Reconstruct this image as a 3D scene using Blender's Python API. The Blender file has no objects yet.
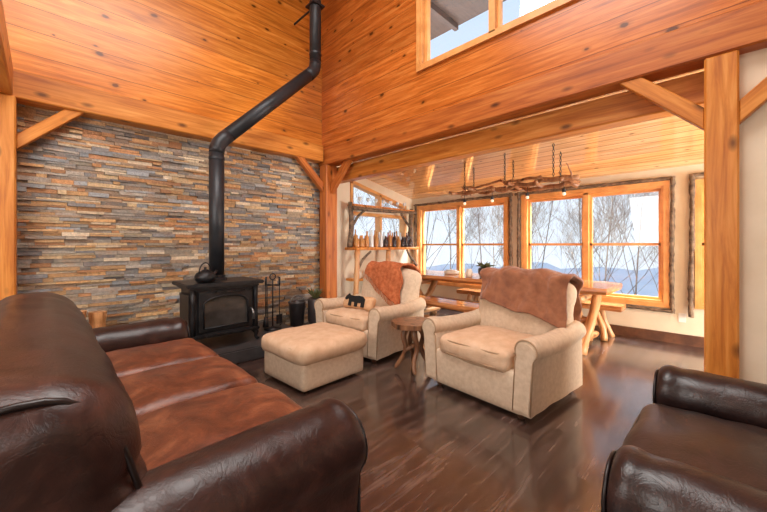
import bpy, bmesh, math, random
from mathutils import Vector, Matrix, noise, Euler
random.seed(7)
R = random.random
PI = math.pi
C = bpy.context.scene.collection
H = 1.25

# ------------------------------------------------------------ materials
def srgb(r, g, b):
    def f(c):
        c /= 255.0
        return c/12.92 if c <= .04045 else ((c+.055)/1.055)**2.4
    return (f(r), f(g), f(b), 1)

class MB:
    def __init__(s, name):
        s.m = bpy.data.materials.new(name); s.m.use_nodes = True
        s.t = s.m.node_tree; s.n = s.t.nodes; s.l = s.t.links
        s.b = s.n['Principled BSDF']
    def new(s, typ, **kw):
        n = s.n.new(typ)
        for k, v in kw.items(): setattr(n, k, v)
        return n
    def put(s, sock, v):
        if isinstance(v, bpy.types.NodeSocket): s.l.new(v, sock)
        else: sock.default_value = v
    def math(s, op, a, b=0.0, c=0.0):
        n = s.new('ShaderNodeMath', operation=op)
        s.put(n.inputs[0], a); s.put(n.inputs[1], b)
        if op in ('SMOOTH_MIN', 'MULTIPLY_ADD', 'COMPARE'): s.put(n.inputs[2], c)
        return n.outputs[0]
    def comb(s, x, y, z):
        n = s.new('ShaderNodeCombineXYZ')
        for i, v in enumerate((x, y, z)): s.put(n.inputs[i], v)
        return n.outputs[0]
    def mix(s, f, a, b, mode='MIX'):
        n = s.new('ShaderNodeMix', data_type='RGBA', blend_type=mode)
        s.put(n.inputs[0], f); s.put(n.inputs[6], a); s.put(n.inputs[7], b)
        return n.outputs[2]
    def noise(s, vec, scale=5, detail=4, rough=.5, dist=0.0):
        n = s.new('ShaderNodeTexNoise')
        if vec is not None: s.put(n.inputs['Vector'], vec)
        n.inputs['Scale'].default_value = scale; n.inputs['Detail'].default_value = detail
        n.inputs['Roughness'].default_value = rough; n.inputs['Distortion'].default_value = dist
        return n.outputs[0]
    def ramp(s, f, stops):
        n = s.new('ShaderNodeValToRGB'); e = n.color_ramp.elements
        while len(e) < len(stops): e.new(.5)
        for i, (p, c) in enumerate(stops):
            e[i].position = p; e[i].color = c
        s.put(n.inputs[0], f); return n.outputs[0]
    def bump(s, h, strength=.3, dist=.01):
        n = s.new('ShaderNodeBump'); n.inputs['Strength'].default_value = strength
        n.inputs['Distance'].default_value = dist
        s.put(n.inputs['Height'], h); s.l.new(n.outputs[0], s.b.inputs['Normal'])
    def fin(s, col, rough=.5, **kw):
        s.put(s.b.inputs['Base Color'], col); s.put(s.b.inputs['Roughness'], rough)
        for k, v in kw.items(): s.put(s.b.inputs[k.replace('_', ' ')], v)
        return s.m

def planks(name, along, across, width, cols, grow, rough=.35, knots=True, length=0, groove=.04, tonevar=.5, gs=16.0, thr=.62, gb=.12, ns=.30, mottle=0, **kw):
    """boards: cols = (dark, mid, light), grow = groove colour"""
    b = MB(name)
    g = b.new('ShaderNodeNewGeometry'); sp = b.new('ShaderNodeSeparateXYZ')
    b.l.new(g.outputs['Position'], sp.inputs[0])
    ax = {'X': 0, 'Y': 1, 'Z': 2}
    u = sp.outputs[ax[along]]; v = sp.outputs[ax[across]]
    vs = b.math('DIVIDE', b.math('ADD', v, 50.0), width)
    idx = b.math('FLOOR', vs); fr = b.math('FRACT', vs)
    wn = b.new('ShaderNodeTexWhiteNoise', noise_dimensions='1D'); b.l.new(idx, wn.inputs['W'])
    rnd = wn.outputs['Value']
    gm = b.math('MAXIMUM', b.math('LESS_THAN', fr, groove), b.math('GREATER_THAN', fr, 1-groove*.4))
    if length:
        us = b.math('DIVIDE', b.math('ADD', b.math('ADD', u, 50.0), b.math('MULTIPLY', rnd, length*3)), length)
        ui = b.math('FLOOR', us); uf = b.math('FRACT', us)
        gm = b.math('MAXIMUM', gm, b.math('LESS_THAN', uf, .004))
        w2 = b.new('ShaderNodeTexWhiteNoise', noise_dimensions='2D')
        b.l.new(b.comb(ui, idx, 0.0), w2.inputs['Vector']); rnd = w2.outputs['Value']
    off = b.math('MULTIPLY', rnd, 43.0)
    vec = b.comb(b.math('ADD', b.math('MULTIPLY', u, 1.1), off), b.math('MULTIPLY', v, gs), off)
    gr = b.noise(vec, 1.6, 6, .6, .6)
    fine = b.noise(b.comb(b.math('ADD', b.math('MULTIPLY', u, 4), off), b.math('MULTIPLY', v, 120.0), off), 1.0, 3, .6)
    f_ = b.math('ADD', b.math('MULTIPLY', gr, .8), b.math('MULTIPLY', fine, .2))
    if mottle:
        mo = b.noise(b.comb(b.math('ADD', b.math('MULTIPLY', u, 2.0), off), b.math('MULTIPLY', v, 6.0), 0.0), 1.6, 4, .6)
        f_ = b.math('ADD', f_, b.math('MULTIPLY', b.math('SUBTRACT', mo, .5), mottle))
    col = b.ramp(f_, [(.3, cols[0]), (.5, cols[1]), (.72, cols[2])])
    tone = b.math('ADD', b.math('MULTIPLY', rnd, tonevar), 1-tonevar/2)
    col = b.mix(1.0, col, b.comb(tone, tone, tone), 'MULTIPLY')
    if knots:
        wob_ = b.noise(b.comb(u, v, 0.0), 9.0, 2)
        vo = b.new('ShaderNodeTexVoronoi', voronoi_dimensions='2D')
        b.l.new(b.comb(b.math('ADD', b.math('ADD', b.math('DIVIDE', u, ns), off), b.math('MULTIPLY', wob_, .10)), b.math('ADD', vs, b.math('MULTIPLY', wob_, .12)), 0.0), vo.inputs['Vector'])
        vo.inputs['Scale'].default_value = 1.0
        sc = b.new('ShaderNodeSeparateColor'); b.l.new(vo.outputs['Color'], sc.inputs[0])
        dd = b.math('DIVIDE', vo.outputs['Distance'], b.math('ADD', .22, b.math('MULTIPLY', sc.outputs[1], .9)))
        k = b.ramp(dd, [(.06, (1, 1, 1, 1)), (.10, (.3, .3, .3, 1)), (.20, (0, 0, 0, 1))])
        k = b.math('MULTIPLY', k, b.math('GREATER_THAN', sc.outputs[0], thr))
        col = b.mix(b.math('MULTIPLY', k, .88), col, tuple([c*.22 for c in cols[0][:3]]+[1]))
    col = b.mix(b.math('MULTIPLY', gm, .75), col, grow)
    b.bump(b.math('SUBTRACT', b.math('MULTIPLY', gr, gb), gm), .35, .006)
    return b.fin(col, rough, **kw)

def timber_mat(name, cols, rough=.38):
    b = MB(name)
    tc = b.new('ShaderNodeTexCoord'); oi = b.new('ShaderNodeObjectInfo')
    sp = b.new('ShaderNodeSeparateXYZ'); b.l.new(tc.outputs['Object'], sp.inputs[0])
    off = b.math('MULTIPLY', oi.outputs['Random'], 31.0)
    x = b.math('MULTIPLY', sp.outputs[0], 14.0); y = b.math('MULTIPLY', sp.outputs[1], 14.0)
    z = b.math('ADD', b.math('MULTIPLY', sp.outputs[2], 1.0), off)
    gr = b.noise(b.comb(x, y, z), 1.5, 6, .6, .5)
    col = b.ramp(gr, [(.3, cols[0]), (.5, cols[1]), (.72, cols[2])])
    vo = b.new('ShaderNodeTexVoronoi')
    b.l.new(b.comb(b.math('MULTIPLY', sp.outputs[0], 7.0), b.math('MULTIPLY', sp.outputs[1], 7.0), b.math('ADD', b.math('MULTIPLY', sp.outputs[2], 3.2), off)), vo.inputs['Vector'])
    vo.inputs['Scale'].default_value = 1.0
    k = b.ramp(vo.outputs['Distance'], [(.07, (1, 1, 1, 1)), (.22, (0, 0, 0, 1))])
    col = b.mix(b.math('MULTIPLY', k, .85), col, tuple([c*.22 for c in cols[0][:3]]+[1]))
    b.bump(gr, .15, .006)
    return b.fin(col, rough)

def simple(name, c1, c2=None, scale=8, rough=.5, bump=0, bscale=60, stretch=None, **kw):
    b = MB(name)
    tc = b.new('ShaderNodeTexCoord'); vec = tc.outputs['Object']
    if stretch:
        mp = b.new('ShaderNodeMapping'); mp.inputs['Scale'].default_value = stretch
        b.l.new(vec, mp.inputs[0]); vec = mp.outputs[0]
    n = b.noise(vec, scale, 5, .6)
    col = b.ramp(n, [(.35, c1), (.65, c2 or c1)])
    if bump: b.bump(b.noise(vec, bscale, 4, .6), bump, .01)
    return b.fin(col, rough, **kw)

def leather(name, c1, c2, c3, rough=.32, crease=.24):
    """pebbled leather with worn tone patches and soft creases"""
    b = MB(name); tc = b.new('ShaderNodeTexCoord'); v = tc.outputs['Object']
    n = b.noise(v, 4.5, 7, .7, .8)
    col = b.ramp(n, [(.32, c1), (.52, c2), (.72, c3)])
    vo = b.new('ShaderNodeTexVoronoi'); vo.inputs['Scale'].default_value = 190; b.l.new(v, vo.inputs['Vector'])
    w = b.noise(v, 11, 6, .6, 1.8)
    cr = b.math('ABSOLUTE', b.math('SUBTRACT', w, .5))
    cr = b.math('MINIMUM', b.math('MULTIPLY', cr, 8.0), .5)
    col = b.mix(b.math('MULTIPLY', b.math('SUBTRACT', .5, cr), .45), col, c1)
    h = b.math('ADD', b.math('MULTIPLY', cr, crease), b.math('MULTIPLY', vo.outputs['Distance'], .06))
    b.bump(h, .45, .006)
    rr = b.math('ADD', b.math('MULTIPLY', n, .2), rough-.10)
    return b.fin(col, rr)

def emis(name, col, s):
    b = MB(name)
    b.b.inputs['Emission Color'].default_value = col; b.b.inputs['Emission Strength'].default_value = s
    return b.fin(col, .5)

pineL = planks('pine_boards_gable', 'X', 'Z', .235, (srgb(164, 88, 24), srgb(205, 124, 42), srgb(232, 160, 76)), srgb(108, 52, 18), .3, tonevar=.38, groove=.020, gs=15, ns=.42, thr=.55)
pineR = planks('pine_boards_dormer', 'Y', 'Z', .235, (srgb(142, 72, 24), srgb(188, 104, 40), srgb(216, 140, 70)), srgb(96, 44, 16), .28, tonevar=.42, groove=.020, gs=15, ns=.42, thr=.55)
pineC = planks('pine_boards_dining_ceiling', 'Y', 'X', .13, (srgb(214, 154, 92), srgb(236, 186, 126), srgb(250, 212, 158)), srgb(136, 72, 32), .12, tonevar=.12, thr=.85, groove=.06, Coat_Weight=1.0, Coat_Roughness=.05)
pineT = planks('pine_boards_ceiling', 'Y', 'X', .15, (srgb(180, 105, 45), srgb(215, 140, 65), srgb(236, 170, 95)), srgb(120, 65, 25), .4, tonevar=.25)
floorM = planks('dark_floor_boards', 'X', 'Y', .17, (srgb(36, 25, 22), srgb(66, 48, 42), srgb(112, 92, 84)), srgb(22, 15, 14), .24, knots=False, length=1.5, groove=.012, tonevar=.6, gs=10.0, gb=.06, mottle=.28, Specular_IOR_Level=.8, Coat_Weight=.8, Coat_Roughness=.13, Coat_IOR=1.6)
timber = timber_mat('pine_timber', (srgb(172, 94, 32), srgb(208, 130, 52), srgb(230, 160, 82)))
timberR = timber_mat('red_pine_timber', (srgb(142, 70, 26), srgb(182, 100, 42), srgb(206, 130, 62)))
logM = timber_mat('peeled_log', (srgb(156, 100, 56), srgb(204, 146, 94), srgb(228, 182, 130)), .35)
slabM = timber_mat('live_edge_slab', (srgb(150, 88, 46), srgb(196, 128, 76), srgb(222, 162, 108)), .14)
rootM = timber_mat('twisted_root', (srgb(84, 54, 36), srgb(130, 88, 60), srgb(166, 120, 84)), .35)
branchM = timber_mat('chandelier_branch', (srgb(104, 64, 40), srgb(154, 104, 68), srgb(190, 142, 98)), .4)
winM = simple('window_pine', srgb(212, 146, 80), srgb(234, 172, 104), 6, .4)
barkM = simple('rough_bark', srgb(74, 58, 46), srgb(140, 116, 92), 18, .9, .8, 30)
beige = simple('beige_plaster', srgb(226, 208, 180), srgb(234, 218, 192), 3, .8, .05, 90)
baseM = simple('dark_baseboard', srgb(84, 52, 36), srgb(112, 74, 50), 7, .4)
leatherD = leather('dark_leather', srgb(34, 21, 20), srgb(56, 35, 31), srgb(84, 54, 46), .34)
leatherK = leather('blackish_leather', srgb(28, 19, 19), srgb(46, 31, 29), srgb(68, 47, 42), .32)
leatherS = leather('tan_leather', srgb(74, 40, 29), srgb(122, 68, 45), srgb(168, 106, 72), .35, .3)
creamM = simple('cream_upholstery', srgb(206, 182, 154), srgb(220, 198, 172), 30, .95, .35, 260)
creamS = simple('cream_seat_fabric', srgb(208, 172, 138), srgb(222, 190, 158), 12, .75, .3, 120)
pipingM = simple('cream_piping', srgb(178, 146, 114), None, 8, .8)
pipingD = simple('dark_piping', srgb(26, 16, 15), None, 8, .35)
furM = simple('brown_fleece', srgb(132, 80, 52), srgb(164, 106, 72), 10, .9, .5, 120, Sheen_Weight=.4)
throwM = simple('rust_knit_throw', srgb(166, 84, 44), srgb(200, 118, 74), 24, .95, .8, 80)
iron = simple('black_cast_iron', srgb(24, 24, 27), srgb(44, 43, 45), 9, .40, .15, 80, Metallic=.3)
pipeM = simple('black_stove_pipe', srgb(38, 40, 44), srgb(50, 52, 56), 5, .42, Metallic=.2)
slate = simple('dark_slate', srgb(50, 49, 51), srgb(74, 71, 71), 4, .35, .2, 20)
firegl = simple('stove_glass', srgb(44, 42, 41), srgb(82, 78, 74), 3, .05)
trunkM = simple('hazed_winter_bark', srgb(134, 122, 116), srgb(168, 156, 150), 6, .9)  # bark tone lightened as if seen through haze
hillM = simple('haze_tinted_hills', srgb(206, 212, 224), srgb(222, 226, 234), .02, 1)  # distance haze is put into this pale bluish colour
slopeM = simple('leafy_slope', srgb(130, 118, 106), srgb(165, 155, 145), .5, 1)
eaveM = simple('dark_eave_boards', srgb(60, 54, 52), srgb(84, 76, 72), 5, .7, stretch=(1, 8, 1))
black = simple('black_felt', srgb(14, 13, 13), None, 5, .8)
potM = simple('dark_glazed_pot', srgb(48, 42, 42), srgb(70, 60, 58), 5, .3)
leafM = simple('leaf_green', srgb(64, 78, 40), srgb(100, 96, 54), 10, .6)
creamC = simple('cream_ceramic', srgb(226, 214, 196), None, 5, .3)
redC = simple('red_glaze', srgb(150, 52, 34), None, 5, .3)
bulbM = emis('warm_bulb', (1, .80, .58, 1), .5)
steelM = simple('brushed_steel', srgb(150, 150, 150), None, 5, .3, Metallic=.9)
whiteP = simple('white_plastic', srgb(235, 232, 225), None, 5, .4)

# stone
b = MB('stacked_ledgestone')
at = b.new('ShaderNodeAttribute', attribute_name='Col')
g = b.new('ShaderNodeNewGeometry')
n1 = b.noise(g.outputs['Position'], 34, 6, .7); n2 = b.noise(g.outputs['Position'], 9, 4, .6)
c = b.mix(1.0, at.outputs['Color'], b.ramp(n1, [(.25, (.6, .6, .6, 1)), (.75, (1.4, 1.37, 1.32, 1))]), 'MULTIPLY')
c = b.mix(b.math('MULTIPLY', b.ramp(n2, [(.5, (0, 0, 0, 1)), (.7, (1, 1, 1, 1))]), .3), c, srgb(184, 134, 88))
b.bump(n1, .9, .012)
stoneM = b.fin(c, .6)

# glass
gm = bpy.data.materials.new('window_glass'); gm.use_nodes = True
t = gm.node_tree; t.nodes.clear()
o = t.nodes.new('ShaderNodeOutputMaterial'); tr = t.nodes.new('ShaderNodeBsdfTransparent'); gl = t.nodes.new('ShaderNodeBsdfGlossy')
gl.inputs['Roughness'].default_value = .02; mx = t.nodes.new('ShaderNodeMixShader'); mx.inputs[0].default_value = .05
t.links.new(tr.outputs[0], mx.inputs[1]); t.links.new(gl.outputs[0], mx.inputs[2]); t.links.new(mx.outputs[0], o.inputs[0])
glassM = gm

def bottle_mat(name, c):
    return simple(name, c, None, 5, .1, Transmission_Weight=.25)
botm = [bottle_mat('amber_glass', srgb(206, 140, 74)), bottle_mat('green_glass', srgb(84, 122, 90)),
        bottle_mat('clear_glass', srgb(238, 240, 238)), bottle_mat('dark_glass', srgb(66, 46, 40)), bottle_mat('red_glass', srgb(176, 78, 54))]

# ------------------------------------------------------------ mesh helpers
def mk(bm, name, mat, parent=None, loc=(0, 0, 0), rot=(0, 0, 0), smooth=False, mw=None, **props):
    bmesh.ops.recalc_face_normals(bm, faces=bm.faces)
    me = bpy.data.meshes.new(name); bm.to_mesh(me); bm.free()
    if mat: me.materials.append(mat)
    if smooth:
        for p in me.polygons: p.use_smooth = True
    ob = bpy.data.objects.new(name, me); C.objects.link(ob)
    if mw is not None: ob.matrix_world = mw
    else:
        ob.location = loc; ob.rotation_euler = rot
    if parent: ob.parent = parent
    for k, v in props.items(): ob[k] = v
    return ob

def empty(name, loc=(0, 0, 0), rz=0, **props):
    e = bpy.data.objects.new(name, None); e.empty_display_size = .1
    e.location = loc; e.rotation_euler = (0, 0, rz); C.objects.link(e)
    for k, v in props.items(): e[k] = v
    return e

def box(bm, x0, x1, y0, y1, z0, z1):
    m = Matrix.Translation(((x0+x1)/2, (y0+y1)/2, (z0+z1)/2)) @ Matrix.Diagonal((x1-x0, y1-y0, z1-z0, 1))
    return bmesh.ops.create_cube(bm, size=1, matrix=m)['verts']

def prism(bm, pts, d):
    d = Vector(d); a = [bm.verts.new(p) for p in pts]; c2 = [bm.verts.new(Vector(p)+d) for p in pts]
    n = len(pts); bm.faces.new(a); bm.faces.new(list(reversed(c2)))
    for i in range(n): bm.faces.new((a[i], a[(i+1) % n], c2[(i+1) % n], c2[i]))

def tube(bm, pts, rad, sides=8, closed=False):
    pts = [Vector(p) for p in pts]
    n = len(pts)
    if not hasattr(rad, '__len__'): rad = [rad]*n
    rings = []; up = None
    for i in range(n):
        if closed: d = pts[(i+1) % n]-pts[i-1]
        else: d = pts[min(i+1, n-1)]-pts[max(i-1, 0)]
        if d.length < 1e-9: d = Vector((0, 0, 1))
        d.normalize()
        if up is None:
            up = Vector((0, 0, 1)) if abs(d.z) < .9 else Vector((1, 0, 0))
        u = up-d*up.dot(d)
        if u.length < 1e-4: u = Vector((1, 0, 0))-d*d.x
        u.normalize(); up = u; w = d.cross(u)
        rings.append([bm.verts.new(pts[i]+(u*math.cos(2*PI*k/sides)+w*math.sin(2*PI*k/sides))*rad[i]) for k in range(sides)])
    rng = n if closed else n-1
    for i in range(rng):
        a = rings[i]; c = rings[(i+1) % n]
        for k in range(sides):
            bm.faces.new((a[k], a[(k+1) % sides], c[(k+1) % sides], c[k]))
    if not closed:
        bm.faces.new(rings[0]); bm.faces.new(list(reversed(rings[-1])))

def lathe(bm, prof, seg=20, c=(0, 0, 0)):
    c = Vector(c); rings = []
    for r, z in prof:
        rings.append([bm.verts.new(c+Vector((max(r, .0005)*math.cos(2*PI*k/seg), max(r, .0005)*math.sin(2*PI*k/seg), z))) for k in range(seg)])
    for i in range(len(rings)-1):
        for k in range(seg):
            bm.faces.new((rings[i][k], rings[i][(k+1) % seg], rings[i+1][(k+1) % seg], rings[i+1][k]))
    bm.faces.new(rings[0]); bm.faces.new(list(reversed(rings[-1])))

def rbox(size, r, puff=(0, 0, 0), n=11, wr=0, seed=0, fn=None):
    bm = bmesh.new(); bmesh.ops.create_cube(bm, size=2)
    bmesh.ops.subdivide_edges(bm, edges=bm.edges[:], cuts=n, use_grid_fill=True)
    h = Vector(size)/2
    for v in bm.verts:
        w = Vector([math.sin(c*PI/2) for c in v.co])
        p = Vector([w[i]*h[i] for i in range(3)])
        inn = Vector([max(-(h[i]-r), min(h[i]-r, p[i])) for i in range(3)])
        d = p-inn
        q = inn+d.normalized()*r if d.length > 1e-6 else p
        uu = [min(1, abs(q[i])/h[i]) for i in range(3)]
        out = q.copy()
        for i in range(3):
            j, k = (i+1) % 3, (i+2) % 3
            out[i] += (1 if q[i] > 0 else -1)*puff[i]*(1-uu[j]**2)*(1-uu[k]**2)*uu[i]
        if wr:
            nn = noise.noise_vector(out*5+Vector((seed*3.1, seed, 0)))+noise.noise_vector(out*13+Vector((seed, 0, 5)))*.5
            out += nn*wr
        if fn: out = fn(out)
        v.co = out
    return bm

def frame_mat(p0, p1, hint=(0, 0, 1)):
    p0 = Vector(p0); p1 = Vector(p1); z = (p1-p0).normalized(); hint = Vector(hint)
    if abs(z.dot(hint)) > .95: hint = Vector((1, 0, 0))
    y = (hint-z*hint.dot(z)).normalized(); x = y.cross(z)
    m = Matrix((x, y, z)).transposed().to_4x4(); m.translation = (p0+p1)/2
    return m, (p1-p0).length

def timber_obj(name, p0, p1, w, h, mat, label, cat='beam', hint=(0, 0, 1), bev=.012):
    m, L = frame_mat(p0, p1, hint); bm = bmesh.new(); box(bm, -w/2, w/2, -h/2, h/2, -L/2, L/2)
    bmesh.ops.bevel(bm, geom=bm.edges[:], offset=bev, segments=1, affect='EDGES')
    return mk(bm, name, mat, mw=m, label=label, category=cat)

def brace(corner, top, foot, w, t, mat, label):
    foot = Vector(foot); top = Vector(top); h = Vector((top.x-foot.x, top.y-foot.y, 0)).normalized()
    k = w*1.414
    pts = [foot, foot+Vector((0, 0, k)), top-h*k, top]
    c_ = sum(pts, Vector())/4; nrm = h.cross(Vector((0, 0, 1)))
    zax = (top-foot).normalized(); x_ = nrm.normalized(); y_ = zax.cross(x_)
    M = Matrix((x_, y_, zax)).transposed().to_4x4(); M.translation = c_; Mi = M.inverted()
    bm = bmesh.new(); prism(bm, [Mi @ (p-nrm*t/2) for p in pts], Mi.to_3x3() @ (nrm*t))
    bmesh.ops.bevel(bm, geom=bm.edges[:], offset=.006, segments=1, affect='EDGES')
    return mk(bm, 'timber_brace', mat, mw=M, label=label, category='brace')

def log_bm(p0, p1, r0, r1, seed=0, segs=10, sides=10, wob=.012):
    bm = bmesh.new(); m, L = frame_mat(p0, p1)
    pts = []; rr = []
    for i in range(segs+1):
        t = i/segs
        pts.append((math.sin(t*5+seed)*wob, math.cos(t*4+seed*2)*wob-wob, -L/2+L*t)); rr.append((r0+(r1-r0)*t)*(1+.08*math.sin(t*17+seed)))
    tube(bm, pts, rr, sides); return bm, m

def log_part(name, p0, p1, r0, r1, mat, parent, seed=0, **k):
    bm, m = log_bm(p0, p1, r0, r1, seed, **k)
    ob = mk(bm, name, mat, smooth=True, mw=m)
    if parent: ob.parent = parent
    return ob

S = dict(kind='structure')
XD, YS, XW = 3.30, 4.81, 5.69
X0, Y0, ZT = -3.2, -4.2, 5.6

# ------------------------------------------------------------ shell
bm = bmesh.new(); box(bm, X0, XW+.15, Y0, YS+.15, -.12, 0); mk(bm, 'floor', floorM, **S)

# stone wall (one mesh of stacked stones)
bm = bmesh.new(); cl = bm.loops.layers.color.new('Col')
pal = [(156, 148, 138), (130, 128, 126), (184, 164, 136), (198, 150, 98), (174, 120, 78), (114, 112, 114), (162, 152, 142), (204, 174, 132), (144, 120, 98), (152, 140, 124), (120, 112, 106), (192, 150, 102), (142, 148, 154), (206, 188, 162), (184, 128, 80)]
pal = [tuple(c_*.84+m_*.16 for c_, m_ in zip(p_, (158, 142, 124))) for p_ in pal]
z = 0.0
while z < 2.6:
    hh = random.choice([.024, .028, .034, .040, .044])
    x = X0 - R()*.3
    while x < 3.22:
        L = random.uniform(.06, .32); x1 = min(x+L, 3.25)
        dp = random.uniform(.0, .034)
        if x1 > X0 and x1-max(x, X0) > .02:
            halves = 2 if (hh > .038 and R() < .25) else 1
            for q in range(halves):
                za = z+hh*q/halves; zb = z+hh*(q+1)/halves
                vs = box(bm, max(x, X0), x1-.002, YS-.04-dp, YS+.02, za+.0012, min(zb, 2.62)-.0012)
                tl = random.uniform(-.006, .006)
                for v in vs:
                    if v.co.y < YS-.02: v.co.y += tl*(1 if v.co.x > (x+x1)/2 else -1); v.co.z += random.uniform(-.0015, .0015)
                c = random.choice(pal); k = random.uniform(.86, 1.12)
                fs = set(f for v in vs for f in v.link_faces)
                for f in fs:
                    for l in f.loops: l[cl] = (min(1, c[0]*k/255), min(1, c[1]*k/255), min(1, c[2]*k/255), 1)
                dp = random.uniform(.0, .034)
        x += L
    z += hh
mk(bm, 'wall_stone', stoneM, **S)
bm = bmesh.new(); box(bm, X0, 3.3, YS, YS+.15, 0, 2.7); mk(bm, 'wall_north', slate, **S)
bm = bmesh.new(); box(bm, X0, 3.34, YS-.02, YS+.13, 2.7, ZT); mk(bm, 'wall_gable', pineL, **S)

# dormer wall with opening for window
wy0, wy1, wz0, wz1 = .76, 2.66, 3.45, 4.45
bm = bmesh.new()
for a in ((Y0, wy0, 2.7, ZT), (wy1, YS, 2.7, ZT), (wy0, wy1, 2.7, wz0), (wy0, wy1, wz1, ZT)):
    box(bm, XD+.02, XD+.16, a[0], a[1], a[2], a[3])
mk(bm, 'wall_dormer', pineR, **S)
bm = bmesh.new(); box(bm, XD+.17, 4.25, .1, 3.6, 4.42, 4.50)
for i in range(6): box(bm, XD+.17, 4.22, .3+i*.6, .36+i*.6, 4.34, 4.42)
mk(bm, 'roof_eave', eaveM, label='dark wooden roof eave outside the high window', category='roof')
# beige wall right of post
bm = bmesh.new(); box(bm, XD+.06, XD+.18, Y0, -.03, 0, 2.6); mk(bm, 'wall_partition', beige, **S)
# far wall with windows
wins = [(2.68, 4.58), (.55, 2.34), (-1.6, .225)]
sz0, sz1 = .50, 2.02
bm = bmesh.new()
ys = [Y0]
for a, c in sorted(wins): ys += [a, c]
ys.append(YS+.15)
for i in range(0, len(ys), 2): box(bm, XW, XW+.15, ys[i], ys[i+1], 0, 2.9)
for a, c in wins:
    box(bm, XW, XW+.15, a, c, 0, sz0); box(bm, XW, XW+.15, a, c, sz1, 2.9)
mk(bm, 'wall_east', beige, **S)
def cz(x): return 2.24+.2*(XW-x)
# gable side wall in the dining bump-out
bm = bmesh.new(); gy = YS
def q4(x0, x1, za0, za1, zb0, zb1):
    prism(bm, [(x0, gy, za0), (x1, gy, zb0), (x1, gy, zb1), (x0, gy, za1)], (0, .15, 0))
def tz(x): return 2.40-.24*(x-4.0)
q4(XD, 4.0, 0, 3.1, 0, 3.1); q4(5.42, XW+.1, 0, 3.1, 0, 3.1)
q4(4.0, 5.42, 0, 1.30, 0, 1.30); q4(4.0, 5.42, 1.86, 1.96, 1.86, 1.96); q4(4.0, 5.42, tz(4.0), 3.1, tz(5.42), 3.1)
mk(bm, 'wall_side', beige, **S)
# dining ceiling
bm = bmesh.new(); prism(bm, [(XD+.15, Y0, cz(XD+.15)), (XW+.15, Y0, cz(XW+.15)), (XW+.15, Y0, cz(XW+.15)+.1), (XD+.15, Y0, cz(XD+.15)+.1)], (0, YS-Y0+.1, 0))
mk(bm, 'ceiling', pineC, **S)
bm = bmesh.new(); box(bm, X0, XD+.2, Y0, YS+.1, ZT, ZT+.1); mk(bm, 'ceiling.001', pineT, **S)
bm = bmesh.new(); box(bm, X0-.12, X0, Y0, YS+.1, 0, ZT); mk(bm, 'wall_west', beige, **S)
bm = bmesh.new(); box(bm, X0, XW+.15, Y0-.12, Y0, 0, ZT); mk(bm, 'wall_south', beige, **S)
bm = bmesh.new(); box(bm, XW-.02, XW, Y0, YS, 0, .13); mk(bm, 'baseboard_east', baseM, **S)
bm = bmesh.new(); box(bm, XD+.17, XW-.02, YS-.02, YS, 0, .13); mk(bm, 'baseboard_side', baseM, **S)

# ------------------------------------------------------------ windows
def window_x(name, X, y0, y1, z0, z1, n, rail=True, fw=.06, trim=.055):
    bm = bmesh.new()
    def fr(bm, xa, xb, a, c, d, e, w):
        box(bm, xa, xb, a, c, d, d+w); box(bm, xa, xb, a, c, e-w, e)
        box(bm, xa, xb, a, a+w, d+w, e-w); box(bm, xa, xb, c-w, c, d+w, e-w)
    fr(bm, X-.03, X+.14, y0-.0, y1+.0, z0, z1, .03)
    fr(bm, X-.045, X-.0, y0-trim, y1+trim, z0-trim, z1+trim, trim+.005)
    for i in range(1, n):
        m = y0+(y1-y0)*i/n; box(bm, X-.03, X+.14, m-.035, m+.035, z0, z1)
    root = mk(bm, name, winM, **S)
    w = (y1-y0)/n
    for i in range(n):
        a = y0+w*i+(.03 if i == 0 else .035); c = y0+w*(i+1)-(.03 if i == n-1 else .035)
        bm = bmesh.new(); fr(bm, X+.03, X+.08, a, c, z0+.03, z1-.03, .032)
        if rail:
            mz = (z0+z1)/2; box(bm, X+.03, X+.08, a, c, mz-.018, mz+.018)
        s = mk(bm, 'sash', winM, parent=root)
        bm = bmesh.new(); box(bm, X+.052, X+.056, a+.03, c-.03, z0+.06, z1-.06)
        mk(bm, 'glass', glassM, parent=root)
window_x('window_1', XW, *wins[0], sz0, sz1, 2)
window_x('window_2', XW, *wins[1], sz0, sz1, 2)
window_x('window_3', XW, *wins[2], sz0, sz1, 2, trim=.03)
window_x('window_4', XD+.03, wy0, wy1, wz0, wz1, 2, rail=False, trim=.05)
# side windows: low rectangle and raking top light
bm = bmesh.new()
def barxz(x0, x1, za, zb, h):
    prism(bm, [(x0, YS-.03, za), (x1, YS-.03, zb), (x1, YS-.03, zb+h), (x0, YS-.03, za+h)], (0, .14, 0))
barxz(3.95, 5.47, 1.25, 1.25, .06); barxz(3.95, 5.47, 1.80, 1.80, .06)
for x in (3.95, 4.68, 5.41): barxz(x, x+.06, 1.3, 1.3, .52)
mw5 = mk(bm, 'window_5', winM, **S)
bm = bmesh.new(); box(bm, 4.0, 5.42, YS+.05, YS+.054, 1.3, 1.82); mk(bm, 'glass', glassM, parent=mw5)
bm = bmesh.new()
barxz(3.95, 5.47, 1.93, 1.93, .06); barxz(3.95, 5.47, tz(3.95)-.03, tz(5.47)-.03, .06)
for x in (3.95, 4.68): barxz(x, x+.05, 1.97, 1.97, tz(x)-1.97)
mw6 = mk(bm, 'window_6', winM, **S)
bm = bmesh.new(); prism(bm, [(4.0, YS+.05, 1.97), (5.42, YS+.05, 1.97), (5.42, YS+.05, tz(5.42)), (4.0, YS+.05, tz(4.0))], (0, .004, 0)); mk(bm, 'glass', glassM, parent=mw6)
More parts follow.
